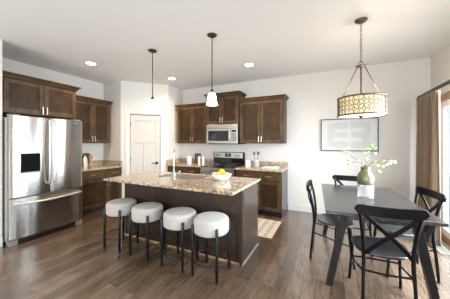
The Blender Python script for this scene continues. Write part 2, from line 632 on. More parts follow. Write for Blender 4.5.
for n_, bx in (('baseboard_back', (-.80, XR, YB - .014, YB, 0, .135)), ('baseboard_right', (XR - .014, XR, D1 + .07, YB - .014, 0, .135)),):
    struct(n_, box(bx), M['trim'], 0.004)

# sliding glass door in the right wall
sd = bpy.data.objects.new('door_2', None)
C.objects.link(sd)
sd.location = (XR, D0, 0)
sd['kind'] = 'structure'
sd['label'] = 'white framed sliding glass patio door at right edge'
sd['category'] = 'sliding door'
wd = D1 - D0
obj('door_frame', box((0, .10, 0, .05, 0, DZ), (0, .10, wd - .05, wd, 0, DZ), (0, .10, .05, wd - .05, DZ - .05, DZ)), M['vinyl'], sd, .004)
obj('door_casing', box((-.016, 0, wd, wd + .055, 0, DZ + .06), (-.016, 0, -.055, 0, 0, DZ + .06), (-.016, 0, 0, wd, DZ, DZ + .06)), M['trim'], sd, .003)
obj('track', box((0, .10, .05, wd - .05, .0, .035), (.02, .028, .05, wd - .05, .035, .05), (.06, .068, .05, wd - .05, .035, .05)), M['tan'], sd)
for (p0, p1, px_) in ((.05, wd / 2 + .04, .055), (wd / 2 - .04, wd - .05, .015)):
    f = obj('sliding_panel', box((px_, px_ + .035, p0, p0 + .075, .05, DZ - .05), (px_, px_ + .035, p1 - .075, p1, .05, DZ - .05),
                                 (px_, px_ + .035, p0 + .075, p1 - .075, .05, .15), (px_, px_ + .035, p0 + .075, p1 - .075, DZ - .125, DZ - .05)), M['vinyl'], sd, .004)
    obj('glass_pane', box((px_ + .014, px_ + .02, p0 + .07, p1 - .07, .145, DZ - .12)), M['glass'], f)
# unseen windows behind and beside the camera, added only to let in light
for i, (x0, x1) in enumerate(((-4.15, -1.95), (-1.1, 1.1))):
    m_ = (x0 + x1) / 2
    wf = struct('window_%d' % (i + 1), box((x0, x0 + .06, YF - .1, YF - .02, .6, 2.3), (x1 - .06, x1, YF - .1, YF - .02, .6, 2.3), (x0, x1, YF - .1, YF - .02, .6, .66),
                                           (x0, x1, YF - .1, YF - .02, 2.24, 2.3), (m_ - .04, m_ + .04, YF - .1, YF - .02, .66, 2.24)), M['vinyl'])
    wf['label'] = ('unseen white framed double window added for light behind the kitchen side', 'unseen white framed double window added for light behind the dining side')[i]
    obj('glass_pane', box((x0 + .06, x1 - .06, YF - .07, YF - .065, .66, 2.24)), M['glass'], wf)
wf = struct('window_3', box((XR + .02, XR + .1, W0, W0 + .06, .7, 2.2), (XR + .02, XR + .1, W1 - .06, W1, .7, 2.2), (XR + .02, XR + .1, W0, W1, .7, .76),
                            (XR + .02, XR + .1, W0, W1, 2.14, 2.2), (XR + .02, XR + .1, -.64, -.56, .76, 2.14)), M['vinyl'], label='unseen white framed side window added for light on the right wall beside camera')
obj('glass_pane', box((XR + .06, XR + .065, W0 + .06, W1 - .06, .76, 2.14)), M['glass'], wf)
struct('ground', box((XR + .13, 14, -10, 14, -.3, -.15)), M['ground'], label='pale concrete patio outside the sliding door', cat='ground')

# ------------------------------------------------------------------ cabinets


def crown_bm(w_, d_, z0, h_, proj):
    prof = [(.0, z0), (.012, z0 + .004), (.016, z0 + h_ * .25), (proj * .55, z0 + h_ * .6), (proj * .9, z0 + h_ * .8), (proj, z0 + h_ * .84), (proj, z0 + h_)]
    bm = bmesh.new()
    rows = []
    for o, z in prof:
        rows.append([bm.verts.new(p) for p in ((-o, d_, z), (-o, -.02 - o, z), (w_ + o, -.02 - o, z), (w_ + o, d_, z))])
    for a_, b_ in zip(rows, rows[1:]):
        for i in range(4):
            bm.faces.new((a_[i], a_[(i + 1) % 4], b_[(i + 1) % 4], b_[i]))
    bm.faces.new(rows[0][::-1])
    bm.faces.new(rows[-1])
    return bm


def bar_handle(x, z, ln, vert, y=-.02):
    bm = bmesh.new()
    r, off = .0055, .03
    if vert:
        rbox(bm, x - r, x + r, y - off - .008, y - off, z - ln / 2, z + ln / 2)
        for q in (-1, 1):
            rbox(bm, x - .0045, x + .0045, y - off, y, z + q * (ln / 2 - .015) - .0045, z + q * (ln / 2 - .015) + .0045)
    else:
        rbox(bm, x - ln / 2, x + ln / 2, y - off - .008, y - off, z - r, z + r)
        for q in (-1, 1):
            rbox(bm, x + q * (ln / 2 - .015) - .0045, x + q * (ln / 2 - .015) + .0045, y - off, y, z - .0045, z + .0045)
    return bm


def shaker(root, x0, x1, z0, z1, handle=None, fw_=.06, name='door'):
    g = .002
    x0, x1, z0, z1 = x0 + g, x1 - g, z0 + g, z1 - g
    d_ = obj(name, box((x0, x0 + fw_, -.021, -.001, z0, z1), (x1 - fw_, x1, -.021, -.001, z0, z1),
                       (x0 + fw_, x1 - fw_, -.021, -.001, z0, z0 + fw_), (x0 + fw_, x1 - fw_, -.021, -.001, z1 - fw_, z1)), M['wood'], root, .0025)
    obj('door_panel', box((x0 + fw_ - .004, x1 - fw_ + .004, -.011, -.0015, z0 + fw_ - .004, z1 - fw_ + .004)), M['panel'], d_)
    if handle:
        obj('handle', bar_handle(handle[0], handle[1], .12, True), M['pull'], d_, .001)
    return d_


def drawer(root, x0, x1, z0, z1, hs):
    g = .002
    d_ = obj('drawer', box((x0 + g, x1 - g, -.021, -.001, z0 + g, z1 - g)), M['wood'], root, .004)
    for x in hs:
        obj('handle', bar_handle(x, (z0 + z1) / 2, .12, False), M['pull'], d_, .001)


def upper(name, label, loc, rz, w_, d_, z0, z1, crown, split, hz_, fill=.012, group=None):
    r = thing(name, label, 'cabinet', loc, rz, group)
    obj('carcass', box((0, w_, 0, d_, z0, z1)), M['wood'], r, .002)
    s = split * w_
    shaker(r, fill, s, z0 + .012, z1 - .012, (s - .028, hz_))
    shaker(r, s, w_ - fill, z0 + .012, z1 - .012, (s + .028, hz_))
    obj('crown_moulding', crown_bm(w_, d_, z1, crown[0], crown[1]), M['wood'], r)
    return r


def base(name, label, loc, rz, w_, d_, ztop, pulls, split=.5, side=False):
    r = thing(name, label, 'cabinet', loc, rz)
    obj('carcass', box((0, w_, 0, d_, .105, ztop)), M['wood'], r, .002)
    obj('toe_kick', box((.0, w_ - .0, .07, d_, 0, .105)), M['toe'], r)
    if side:
        obj('end_panel', box((w_, w_ + .008, .0, d_, 0, ztop)), M['endpanel'], r, .001, label='glossy dark end panel')
    drawer(r, .012, w_ - .012, ztop - .175, ztop - .018, pulls)
    s = split * w_
    zt = ztop - .19
    shaker(r, .012, s, .115, zt, (s - .028, zt - .11))
    shaker(r, s, w_ - .012, .115, zt, (s + .028, zt - .11))
    return r


R90 = pi / 2
upper('wall_cabinet', 'brown two door wall cabinet hung above the stainless refrigerator', (-4.12, 1.345, 0), R90, .985, .755, 1.845, 2.345, (.065, .055), .5, 1.92)
upper('wall_cabinet', 'brown two door wall cabinet right of refrigerator above the left counter', (-4.55, 2.345, 0), R90, .945, .325, 1.41, 2.285, (.07, .05), .59, 1.50)
upper('wall_cabinet', 'brown two door wall cabinet left of the microwave, beside the pantry', (-3.455, 4.37, 0), 0, .875, .325, 1.40, 2.30, (.05, .045), .52, 1.49)
upper('wall_cabinet', 'short raised brown wall cabinet directly above the microwave', (-2.575, 4.33, 0), 0, .795, .365, 1.83, 2.46, (.065, .055), .5, 1.92)
upper('wall_cabinet', 'brown two door wall cabinet right of the microwave', (-1.772, 4.37, 0), 0, .945, .325, 1.40, 2.30, (.065, .05), .5, 1.49)

CT = .90
CI = .910   # island
base('base_cabinet', 'brown base cabinet with wide drawer between refrigerator and pantry', (-4.25, 2.36, 0), R90, 1.02, .62, CT - .035, (.32, .80), .66)
base('base_cabinet', 'brown base cabinet left of the range', (-3.53, 4.09, 0), 0, .975, .60, CT - .035, (.28, .72))
base('base_cabinet', 'brown base cabinet right of the range with grey lit end panel', (-1.75, 4.09, 0), 0, .935, .60, CT - .035, (.25, .69), side=True)


def counter(label, loc, rz, w_, d_, splash, left=False, right=False):
    r = thing('countertop', label, 'countertop', loc, rz)
    obj('slab', box((0, w_, 0, d_, CT - .035, CT)), M['granite'], r, .005)
    bx = [(0, w_, d_ - .022, d_, CT, CT + .105)]
    if left:
        bx.append((0, .022, .02, d_ - .022, CT, CT + .105))
    if right:
        bx.append((w_ - .022, w_, .02, d_ - .022, CT, CT + .105))
    obj('backsplash', box(*bx), M['granite'], r, .003)
    return r


counter('speckled granite countertop between refrigerator and pantry wall', (-4.215, 2.36, 0), R90, 1.022, .662, True, right=True)
counter('speckled granite countertop left of the range beside pantry wall', (-3.538, 4.05, 0), 0, .983, .647, True, left=True)
counter('speckled granite countertop right of the range', (-1.752, 4.05, 0), 0, .952, .647, True)

# ------------------------------------------------------------------ refrigerator
r = thing('refrigerator', 'stainless french door refrigerator with water dispenser', 'refrigerator', (-3.88, 1.348, 0), R90)
FW = .957
obj('body', box((.004, FW - .004, .085, .80, .04, 1.765)), M['side'], r, .004)


def curved_front(x0, x1, z0, z1, bulge=.012, hole=None):
    """door front: gently convex slab with rounded vertical edges"""
    pts = []
    n = 14
    for i in range(n + 1):
        t = i / n
        x = x0 + (x1 - x0) * t
        e = min(1, min(t, 1 - t) / .06)
        y = .016 - .016 * math.sqrt(1 - (1 - e) ** 2) - bulge * (1 - (2 * t - 1) ** 2)
        pts.append((x, y))
    pts += [(x1, .082), (x0, .082)]
    bm = bmesh.new()
    prism(bm, pts, z0, z1)
    for f in bm.faces:
        if len(f.verts) == 4 and abs(f.normal.z) < .5:
            f.smooth = False
    return bm


dl = obj('door', curved_front(0, FW / 2 - .002, .655, 1.79), M['steel'], r, .004, label='left upper refrigerator door with dispenser')
dr = obj('door', curved_front(FW / 2 + .002, FW, .655, 1.79), M['steel'], r, .004, label='right upper refrigerator door without dispenser')
fd = obj('freezer_drawer', curved_front(0, FW, .085, .64), M['steel'], r, .004)
for d_, x, s in ((dl, FW / 2 - .035, -1), (dr, FW / 2 + .035, 1)):
    bm = tube(bmesh.new(), smooth_pts([(x, .0, .80), (x + s * .004, -.05, .84), (x + s * .012, -.075, 1.22), (x + s * .004, -.05, 1.70), (x, .0, 1.745)], 8), .013, 10)
    obj('handle', bm, M['pull'], d_)
bm = tube(bmesh.new(), smooth_pts([(.06, .0, .575), (.09, -.05, .575), (FW / 2, -.085, .565), (FW - .09, -.05, .575), (FW - .06, 0, .575)], 8), .016, 10)
obj('handle', bm, M['pull'], fd)
# dispenser on the left door
dp = obj('dispenser', box((.095, .11, -.020, .02, .975, 1.375), (.335, .35, -.020, .02, .975, 1.375), (.11, .335, -.020, .02, .975, .99)), M['steel2'], r, .003)
obj('control_panel', box((.11, .335, -.026, .02, 1.26, 1.375)), M['lightplastic'], dp, .004)
obj('niche', box((.11, .335, -.014, .02, .99, 1.26)), M['niche'], dp)
bm = box((.19, .255, -.03, -.010, 1.20, 1.26), (.205, .24, -.026, -.012, 1.08, 1.20))
obj('paddle', bm, M['niche'], dp, .003)
obj('drip_tray', box((.12, .325, -.034, -.012, .99, 1.0)), M['greyplastic'], dp)
obj('toe_grille', box((.09, FW - .07, .05, .10, .02, .08)), M['blackplastic'], r)
for x in (.0, FW - .09):
    obj('foot', box((x, x + .09, .01, .12, 0, .075)), M['greyplastic'], r, .006)
for x in (.02, FW - .12):
    obj('hinge_cover', box((x, x + .10, .03, .16, 1.79, 1.81)), M['greyplastic'], r, .005)
obj('badge', box((FW - .16, FW - .09, -.012, .01, 1.735, 1.748)), M['greyplastic'], dr)

# ------------------------------------------------------------------ microwave
r = thing('microwave', 'stainless over the range microwave under the short cabinet', 'microwave', (-2.56, 4.29, 0), 0)
MWW = .775
obj('body', box((0, MWW, .03, .40, 1.395, 1.825)), M['blackplastic'], r, .003)
obj('vent_panel', box((0, MWW, 0, .03, 1.735, 1.825)), M['steel2'], r, .004)
d_ = obj('door', box((0, .035, 0, .03, 1.40, 1.73), (.555, .60, 0, .03, 1.40, 1.73), (.035, .555, 0, .03, 1.40, 1.455), (.035, .555, 0, .03, 1.68, 1.73)), M['steel2'], r, .003)
obj('window', box((.035, .555, .008, .03, 1.455, 1.68)), M['black'], d_)
obj('handle', tube(bmesh.new(), smooth_pts([(.59, 0, 1.44), (.592, -.035, 1.47), (.60, -.045, 1.565), (.592, -.035, 1.66), (.59, 0, 1.69)], 6), .012, 10), M['steel2'], d_)
cp = obj('control_panel', box((.603, MWW, 0, .03, 1.40, 1.73)), M['steel2'], r, .003)
obj('keypad', box((.635, .745, -.003, .01, 1.44, 1.63)), M['greyplastic'], cp)
obj('display', box((.635, .745, -.003, .01, 1.65, 1.695)), M['black'], cp)
obj('underside', box((0, MWW + .035, .01, .40, 1.383, 1.395)), M['blackplastic'], r)

# ------------------------------------------------------------------ range
r = thing('range', 'stainless and black electric range between the back counters', 'range', (-2.545, 4.03, 0), 0)
RW = .785
obj('body', box((0, RW, .03, .64, .03, .885)), M['blackplastic'], r, .003)
obj('cooktop', box((0, RW, -.005, .60, .885, .905)), M['black'], r, .004)
bg_ = obj('backguard', box((0, RW, .575, .66, .90, 1.195)), M['black'], r, .006)
cp = obj('control_panel', box((.03, RW - .03, .565, .58, 1.06, 1.185)), M['steel2'], bg_, .004)
obj('display', box((.31, .47, .560, .57, 1.09, 1.165)), M['black'], bg_)
obj('clock', box((.35, .43, .558, .562, 1.115, 1.145)), M['display'], bg_)
for x in (.09, .17, .60, .68):
    bm = lathe(bmesh.new(), [(.026, 0), (.026, .008), (.02, .010), (.018, .03), (.0, .03)], n=18)
    bmesh.ops.rotate(bm, verts=bm.verts, matrix=Matrix.Rotation(pi / 2, 3, 'X'))
    bmesh.ops.translate(bm, verts=bm.verts, vec=(x, .565, 1.12))
    obj('knob', bm, M['greyplastic'], bg_)
for x, y, q in ((.2, .16, .10), (.58, .16, .085), (.2, .42, .08), (.58, .42, .10)):
    bm = bmesh.new()
    tube(bm, [(x + q * cos(2 * pi * i / 28), y + q * sin(2 * pi * i / 28), .9052) for i in range(28)], .0012, 5, True)
    obj('burner_ring', bm, M['greyplastic'], r)
obj('front_trim', box((0, RW, -.012, .03, .83, .885)), M['steel2'], r, .004)
d_ = obj('oven_door', box((0, .09, -.03, .03, .24, .822), (RW - .09, RW, -.03, .03, .24, .822), (.09, RW - .09, -.03, .03, .24, .36), (.09, RW - .09, -.03, .03, .70, .822)), M['steel2'], r, .004)
obj('oven_window', box((.09, RW - .09, -.022, .03, .36, .70)), M['black'], d_)
bm = tube(bmesh.new(), [(.05, -.085, .785), (RW - .05, -.085, .785)], .013, 10)
for x in (.07, RW - .07):
    rbox(bm, x - .01, x + .01, -.085, -.03, .776, .794)
obj('handle', bm, M['steel2'], d_)
obj('storage_drawer', box((0, RW, -.02, .03, .06, .232)), M['steel2'], r, .004)

# ------------------------------------------------------------------ island
IX0, IX1, IY0, IY1 = -2.85, -.905, 2.317, 2.915
r = thing('kitchen_island', 'dark brown kitchen island behind the four white stools', 'island', (0, 0, 0))
obj('body', box((IX0 + .01, IX1 - .012, IY0 + .012, IY1, .0, CI - .030)), M['island'], r)
obj('back_panel', box((IX0 + .02, IX1 - .045, IY0 + .004, IY0 + .012, .03, CI - .030)), M['island'], r)
obj('end_panel', box((IX1 - .012, IX1 - .002, IY0 + .045, IY1, .02, CI - .030)), M['endpanel'], r)
for x in (IX0, IX1 - .045):
    obj('corner_trim', box((x, x + .045, IY0, IY0 + .045, 0, CI - .030)), M['island'], r, .003)
obj('shoe_moulding', box((IX0, IX1 - .045, IY0 - .010, IY0 + .004, 0, .022)), M['tan'], r, .003, label='tan shoe moulding along the stool side')
obj('base_strip', box((IX1 - .003, IX1 + .008, IY0, IY1, 0, .014)), M['greytrim'], r, .003, label='pale grey strip along the island end')
ol = obj('outlet', box((IX1 - .003, IX1 + .004, 2.345, 2.375, .73, .80)), M['bronze'], r, .001)
for i in range(3):
    x0 = IX0 + .03 + i * (IX1 - IX0 - .06) / 3
    x1 = x0 + (IX1 - IX0 - .06) / 3
    # doors on the kitchen side of the island
    d_ = obj('door', box((x0 + .003, x0 + .063, IY1, IY1 + .02, .12, .84), (x1 - .063, x1 - .003, IY1, IY1 + .02, .12, .84),
                         (x0 + .063, x1 - .063, IY1, IY1 + .02, .12, .18), (x0 + .063, x1 - .063, IY1, IY1 + .02, .78, .84)), M['wood'], r, .002)
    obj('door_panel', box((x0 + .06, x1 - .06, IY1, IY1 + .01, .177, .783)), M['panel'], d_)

# granite top with a sink cut-out
HX0, HX1, HY0, HY1 = -2.36, -1.64, 2.46, 2.86


def slab_hole(x, y, hx_, hy_, z0, z1):
    bm = bmesh.new()
    X = [x[0], hx_[0], hx_[1], x[1]]
    Y = [y[0], hy_[0], hy_[1], y[1]]
    V = {}
    for k, z in enumerate((z0, z1)):
        for i in range(4):
            for j in range(4):
                V[i, j, k] = bm.verts.new((X[i], Y[j], z))
    for i in range(3):
        for j in range(3):
            if i == 1 and j == 1:
                continue
            for k in (0, 1):
                bm.faces.new((V[i, j, k], V[i + 1, j, k], V[i + 1, j + 1, k], V[i, j + 1, k]))
    for i in range(3):
        for j in (0, 3):
            bm.faces.new((V[i, j, 0], V[i + 1, j, 0], V[i + 1, j, 1], V[i, j, 1]))
            bm.faces.new((V[j, i, 0], V[j, i + 1, 0], V[j, i + 1, 1], V[j, i, 1]))
    for j in (1, 2):
        bm.faces.new((V[1, j, 0], V[2, j, 0], V[2, j, 1], V[1, j, 1]))
        bm.faces.new((V[j, 1, 0], V[j, 2, 0], V[j, 2, 1], V[j, 1, 1]))
    return bm


o = obj('countertop', slab_hole((-2.87, -.878), (1.985, 2.95), (HX0, HX1), (HY0, HY1), CI - .030, CI), M['granite'], None, .004)
tag(o, 'speckled beige granite countertop of the island', 'countertop')
sk = thing('sink', 'stainless double bowl sink set in the island countertop', 'sink', (0, 0, 0))
g = .008
mx_ = (HX0 + HX1) / 2
for i, (x0, x1) in enumerate(((HX0, mx_ - .012), (mx_ + .012, HX1))):
    bm = bmesh.new()
    zt, zb, t = CI - .010, CI - .024, .012
    rbox(bm, x0 + .001, x1 - .001, HY0 + .001, HY1 - .001, zb - .006, zb)
    rbox(bm, x0 + .001, x0 + t, HY0 + .001, HY1 - .001, zb, zt)
    rbox(bm, x1 - t, x1 - .001, HY0 + .001, HY1 - .001, zb, zt)
    rbox(bm, x0 + t, x1 - t, HY0 + .001, HY0 + t, zb, zt)
    rbox(bm, x0 + t, x1 - t, HY1 - t, HY1 - .001, zb, zt)
    bs = obj('basin', bm, M['steel2'], sk)
    obj('drain', lathe(bmesh.new(), [(.0, zb), (.04, zb), (.04, zb + .003), (.025, zb + .004), (.0, zb + .002)], (x0 + x1) / 2, (HY0 + HY1) / 2, 20), M['nickel'], bs)
FX, FY = -1.915, 2.345
r = thing('faucet', 'tall brushed nickel faucet beside the island sink', 'faucet', (FX, FY, CI), radians(38))
obj('base', lathe(bmesh.new(), [(.032, 0), (.032, .01), (.024, .02), (.022, .10), (.015, .115)], n=20), M['nickel'], r)
bm = tube(bmesh.new(), smooth_pts([(0, 0, .10), (0, 0, .33), (.0, .012, .385), (.0, .07, .415), (.0, .13, .385), (.0, .145, .32)], 8), .0105, 10)
obj('spout', bm, M['nickel'], r)
obj('spray_head', lathe(bmesh.new(), [(.011, .20), (.018, .205), (.018, .27), (.013, .33)], 0, .145, 16), M['nickel'], r)
obj('lever', tube(bmesh.new(), [(.02, 0, .075), (.05, 0, .085), (.09, 0, .12)], [.009, .008, .006], 8), M['nickel'], r)

# bowl of lemons
bx_, by_ = -1.315, 2.60
o = obj('bowl', lathe(bmesh.new(), [(.0, .0), (.07, 0), (.085, .012), (.118, .045), (.136, .085), (.130, .087), (.112, .05), (.075, .02), (0, .016)], n=36), M['white'], None, 0, (bx_, by_, CI))
tag(o, 'white ceramic bowl holding yellow lemons on the island', 'bowl')
lab = ('yellow lemon on top of the pile in the white bowl', 'lemon at the left side of the white bowl', 'lemon at the right side of the white bowl', 'lemon at the front of the white bowl', 'lemon at the rear of the white bowl')
for (x, y, z, q), lb in zip(((.0, .0, .118, .2), (-.06, -.02, .063, 1.2), (.062, .0, .065, 1.57), (.0, -.062, .063, .4), (.005, .062, .064, 1.0)), lab):
    lm = thing('lemon', lb, 'lemon', (bx_ + x, by_ + y, CI + z), q, 'lemons in the white bowl')
    bm = lathe(bmesh.new(), [(.0, -.044), (.008, -.041), (.020, -.033), (.031, -.016), (.034, 0), (.031, .016), (.020, .033), (.008, .041), (.006, .046), (.0, .047)], n=20)
    bmesh.ops.rotate(bm, verts=bm.verts, matrix=Matrix.Rotation(pi / 2, 3, 'Y'))
    obj('fruit', bm, M['lemon'], lm)
    obj('stem_end', ball(bmesh.new(), (-.0445, 0, 0), .0045, 1), M['leaf'], lm)

# ------------------------------------------------------------------ bar stools


def rounded_seat(bm, r_, z0, z1, e):
    prof = [(0, z0), (r_ - e * .7, z0)]
    for i in range(1, 7):
        a_ = -pi / 2 + pi / 2 * i / 6
        prof.append((r_ - e * .7 + e * .7 * cos(a_), z0 + e * .7 + e * .7 * sin(a_)))
    for i in range(1, 9):
        a_ = pi / 2 * i / 8
        prof.append((r_ - e + e * cos(a_), z1 - e + e * sin(a_) * 1.0))
    prof += [(r_ * .5, z1 + .006), (0, z1 + .008)]
    return lathe(bm, prof, n=40)


stool = thing('bar_stool', '', 'stool', (0, 0, 0), 0, 'white bar stools along the island')
obj('seat', rounded_seat(bmesh.new(), 0.192, .448, .612, .038), M['boucle'], stool, label='round white bouclé seat cushion')
obj('seat_plate', lathe(bmesh.new(), [(.0, .434), (.165, .434), (.165, .449), (0, .449)], n=32), M['blackmetal'], stool)
for sx in (-1, 1):
    for sy in (-1, 1):
        x, y = sx * .146, sy * .146
        bm = tube(bmesh.new(), [(x, y, 0), (x, y, .535), (x, y, .543)], [.0155, .0155, .010], 12)
        lg = obj('leg', bm, M['blackmetal'], stool)
        obj('foot_pad', lathe(bmesh.new(), [(.0, .0), (.0175, .0), (.0175, .008), (.0156, .01)], x, y, 12), M['blackplastic'], lg)
bm = bmesh.new()
rr = .200
tube(bm, [(rr * cos(2 * pi * i / 48), rr * sin(2 * pi * i / 48), .165) for i in range(48)], .0075, 8, True)
obj('footrest_ring', bm, M['blackmetal'], stool)
SL = ('leftmost white bar stool, farthest from the camera along the island', 'second white bar stool from the left along the island',
      'third white bar stool from the left along the island', 'rightmost white bar stool, nearest the open end of the island')
for i, x in enumerate((-2.585, -2.10, -1.587, -1.165)):
    if i == 0:
        stool.location = (x, 2.055, 0)
        stool['label'] = SL[0]
    else:
        dup(stool, (x, 2.055, 0), (0, .0, .0, 0)[i], SL[i])

# ------------------------------------------------------------------ dining table
TX, TY, TR = .37, 3.07, radians(3.2)
r = thing('dining_table', 'long black wooden dining table with angled trestle legs', 'table', (TX, TY, 0), TR)
TW, TL = .90, 1.49
obj('tabletop', box((-TW / 2, TW / 2, -TL / 2, TL / 2, .728, .76)), M['table'], r, .004)
obj('apron', box((-TW / 2 + .14, TW / 2 - .14, -TL / 2 + .12, -TL / 2 + .14, .66, .728), (-TW / 2 + .14, TW / 2 - .14, TL / 2 - .14, TL / 2 - .12, .66, .728),
                 (-.02, .02, -TL / 2 + .14, TL / 2 - .14, .68, .728)), M['table'], r)
for sx in (-1, 1):
    for sy in (-1, 1):
        yc = sy * (TL / 2 - .10)
        # slanting leg: top set in, foot at the outside
        fx, tx = sx * (TW / 2 - .035), sx * (TW / 2 - .178)
        bm = bmesh.new()
        hw_ = .029
        pts = [(fx - hw_, 0), (fx + hw_, 0), (tx + hw_ * 1.05, .728), (tx - hw_ * 1.05, .728)]
        prism(bm, pts, yc - .035, yc + .035, 'y')
        lg = obj('leg', bm, M['tableleg'], r, .003)
        # short brace from the outside of the top to the leg
        k = .55
        jx = fx + (tx - fx) * k / .728
        ox = sx * (TW / 2 - .06)
        bm = bmesh.new()
        pts = [(ox - .021, .728), (ox + .021, .728), (jx + .024, k), (jx - .024, k)]
        prism(bm, pts, yc - .03, yc + .03, 'y')
        obj('brace', bm, M['tableleg'], lg, .003)

# ------------------------------------------------------------------ cross-back chairs
ch = thing('dining_chair', '', 'chair', (0, 0, 0), 0, 'black cross back dining chairs')
out = []
for i in range(40):
    a_ = 2 * pi * i / 40
    ex = 3.2
    cx_, sy_ = cos(a_), sin(a_)
    x = abs(cx_) ** (2 / ex) * (1 if cx_ > 0 else -1)
    y = abs(sy_) ** (2 / ex) * (1 if sy_ > 0 else -1)
    wx = .232 - .040 * (1 - (y + 1) / 2)
    out.append((x * wx, .022 + y * .200))
bm = bmesh.new()
rows = []
for sc, z in ((.95, .435), (1.0, .440), (1.0, .458), (.985, .463), (.90, .463), (.80, .4595), (.4, .457)):
    rows.append([bm.verts.new((p[0] * sc, p[1] * sc, z)) for p in out])
n = len(out)
for a_, b_ in zip(rows, rows[1:]):
    for i in range(n):
        bm.faces.new((a_[i], a_[(i + 1) % n], b_[(i + 1) % n], b_[i])).smooth = True
bm.faces.new(rows[0][::-1])
bm.faces.new(rows[-1])
obj('seat', bm, M['seat'], ch)
for sx in (-1, 1):
    pts = smooth_pts([(sx * .184, -.245, 0), (sx * .176, -.225, .25), (sx * .170, -.205, .45), (sx * .180, -.215, .62), (sx * .202, -.245, .79), (sx * .217, -.27, .875)], 6)
    obj('back_post', tube(bmesh.new(), pts, [.014] * 8 + [.0155] * 8 + [.0145] * 8 + [.013] * (len(pts) - 24), 10), M['chair'], ch)
    pts = smooth_pts([(sx * .195, .175, .44), (sx * .202, .188, .25), (sx * .218, .215, 0)], 5)
    obj('front_leg', tube(bmesh.new(), pts, [.016] * 5 + [.0135] * (len(pts) - 5), 10), M['chair'], ch)
    obj('side_stretcher', tube(bmesh.new(), [(sx * .174, -.215, .32), (sx * .203, .190, .23)], .008, 8), M['chair'], ch)
obj('rear_stretcher', tube(bmesh.new(), smooth_pts([(-.173, -.215, .33), (0, -.222, .325), (.173, -.215, .33)], 5), .009, 8), M['chair'], ch)
obj('front_stretcher', tube(bmesh.new(), smooth_pts([(-.202, .188, .25), (0, .193, .25), (.202, .188, .25)], 5), .009, 8), M['chair'], ch)
# bent top rail, bowed backwards, with round ends
bm = bmesh.new()
N = 20
rows = []
for i in range(N + 1):
    t = i / N
    x = -.25 + .50 * t
    y = -.262 - .035 * (1 - (2 * t - 1) ** 2)
    e = min(1, min(t, 1 - t) / .09)
    hh = .041 * math.sqrt(max(0.03, 1 - (1 - e) ** 2))
    zc = .862 - .006 * (1 - (2 * t - 1) ** 2)
    rows.append([bm.verts.new(p) for p in ((x, y - .011, zc - hh), (x, y + .011, zc - hh), (x, y + .011, zc + hh), (x, y - .011, zc + hh))])
for a_, b_ in zip(rows, rows[1:]):
    for i in range(4):
        bm.faces.new((a_[i], a_[(i + 1) % 4], b_[(i + 1) % 4], b_[i]))
bm.faces.new(rows[0][::-1])
bm.faces.new(rows[-1])
obj('top_rail', bm, M['chair'], ch, .004)
for sx, dy in ((-1, .004), (1, -.006)):
    pts = smooth_pts([(sx * .185, -.262 + dy, .828), (sx * .09, -.268 + dy, .735), (0, -.258 + dy, .655), (-sx * .09, -.235 + dy, .565), (-sx * .162, -.207 + dy, .475)], 6)
    obj('cross_bar', tube(bmesh.new(), pts, 0, flat=(.017, .006), up=(0, 1, 0)), M['chair'], ch, .003)
G = 'black cross back dining chairs'
ch.location = (.415, 2.40, 0)
ch.rotation_euler.z = radians(4)
ch['label'] = 'black cross back chair at the near end of the table, back to camera'
dup(ch, (.03, 3.02, 0), -pi / 2, 'black cross back chair on the left long side of the table', G)
dup(ch, (.28, 3.61, 0), pi, 'black cross back chair at the far end of the table, below the framed print', G)
dup(ch, (.715, 3.04, 0), pi / 2 + radians(10), 'black cross back chair on the right long side, by the curtain', G)

# ------------------------------------------------------------------ vase and flowering branches
VX, VY = .378, 3.02


def vase(label, x, y, q, hh, glaze, gl):
    r_ = thing('vase', label, 'vase', (x, y, .76), 0)
    hb = .165
    obj('glass_base', lathe(bmesh.new(), [(.0, .0), (q * .95, 0), (q, .008), (q * 1.0, hb), (0, hb)], n=36), M['clear'], r_, label='clear glass lower half')
    obj('glazed_body', lathe(bmesh.new(), [(.0, hb), (q * 1.0, hb), (q * 1.05, hb + .02), (q * 1.07, hb + .06), (q * 1.0, hb + .10), (q * .86, hb + .132), (q * .66, hb + .148), (q * .60, hb + .16), (q * .60, hb + hh - .012),
                                           (q * .66, hb + hh), (q * .56, hb + hh), (q * .50, hb + hh - .012), (q * .50, hb + .165), (.0, hb + .15)], n=36), glaze, r_, label=gl)


vase('olive green vase with clear glass lower half, holding the flower branches', VX, VY, .083, .205, M['olive'], 'olive green glazed upper half')

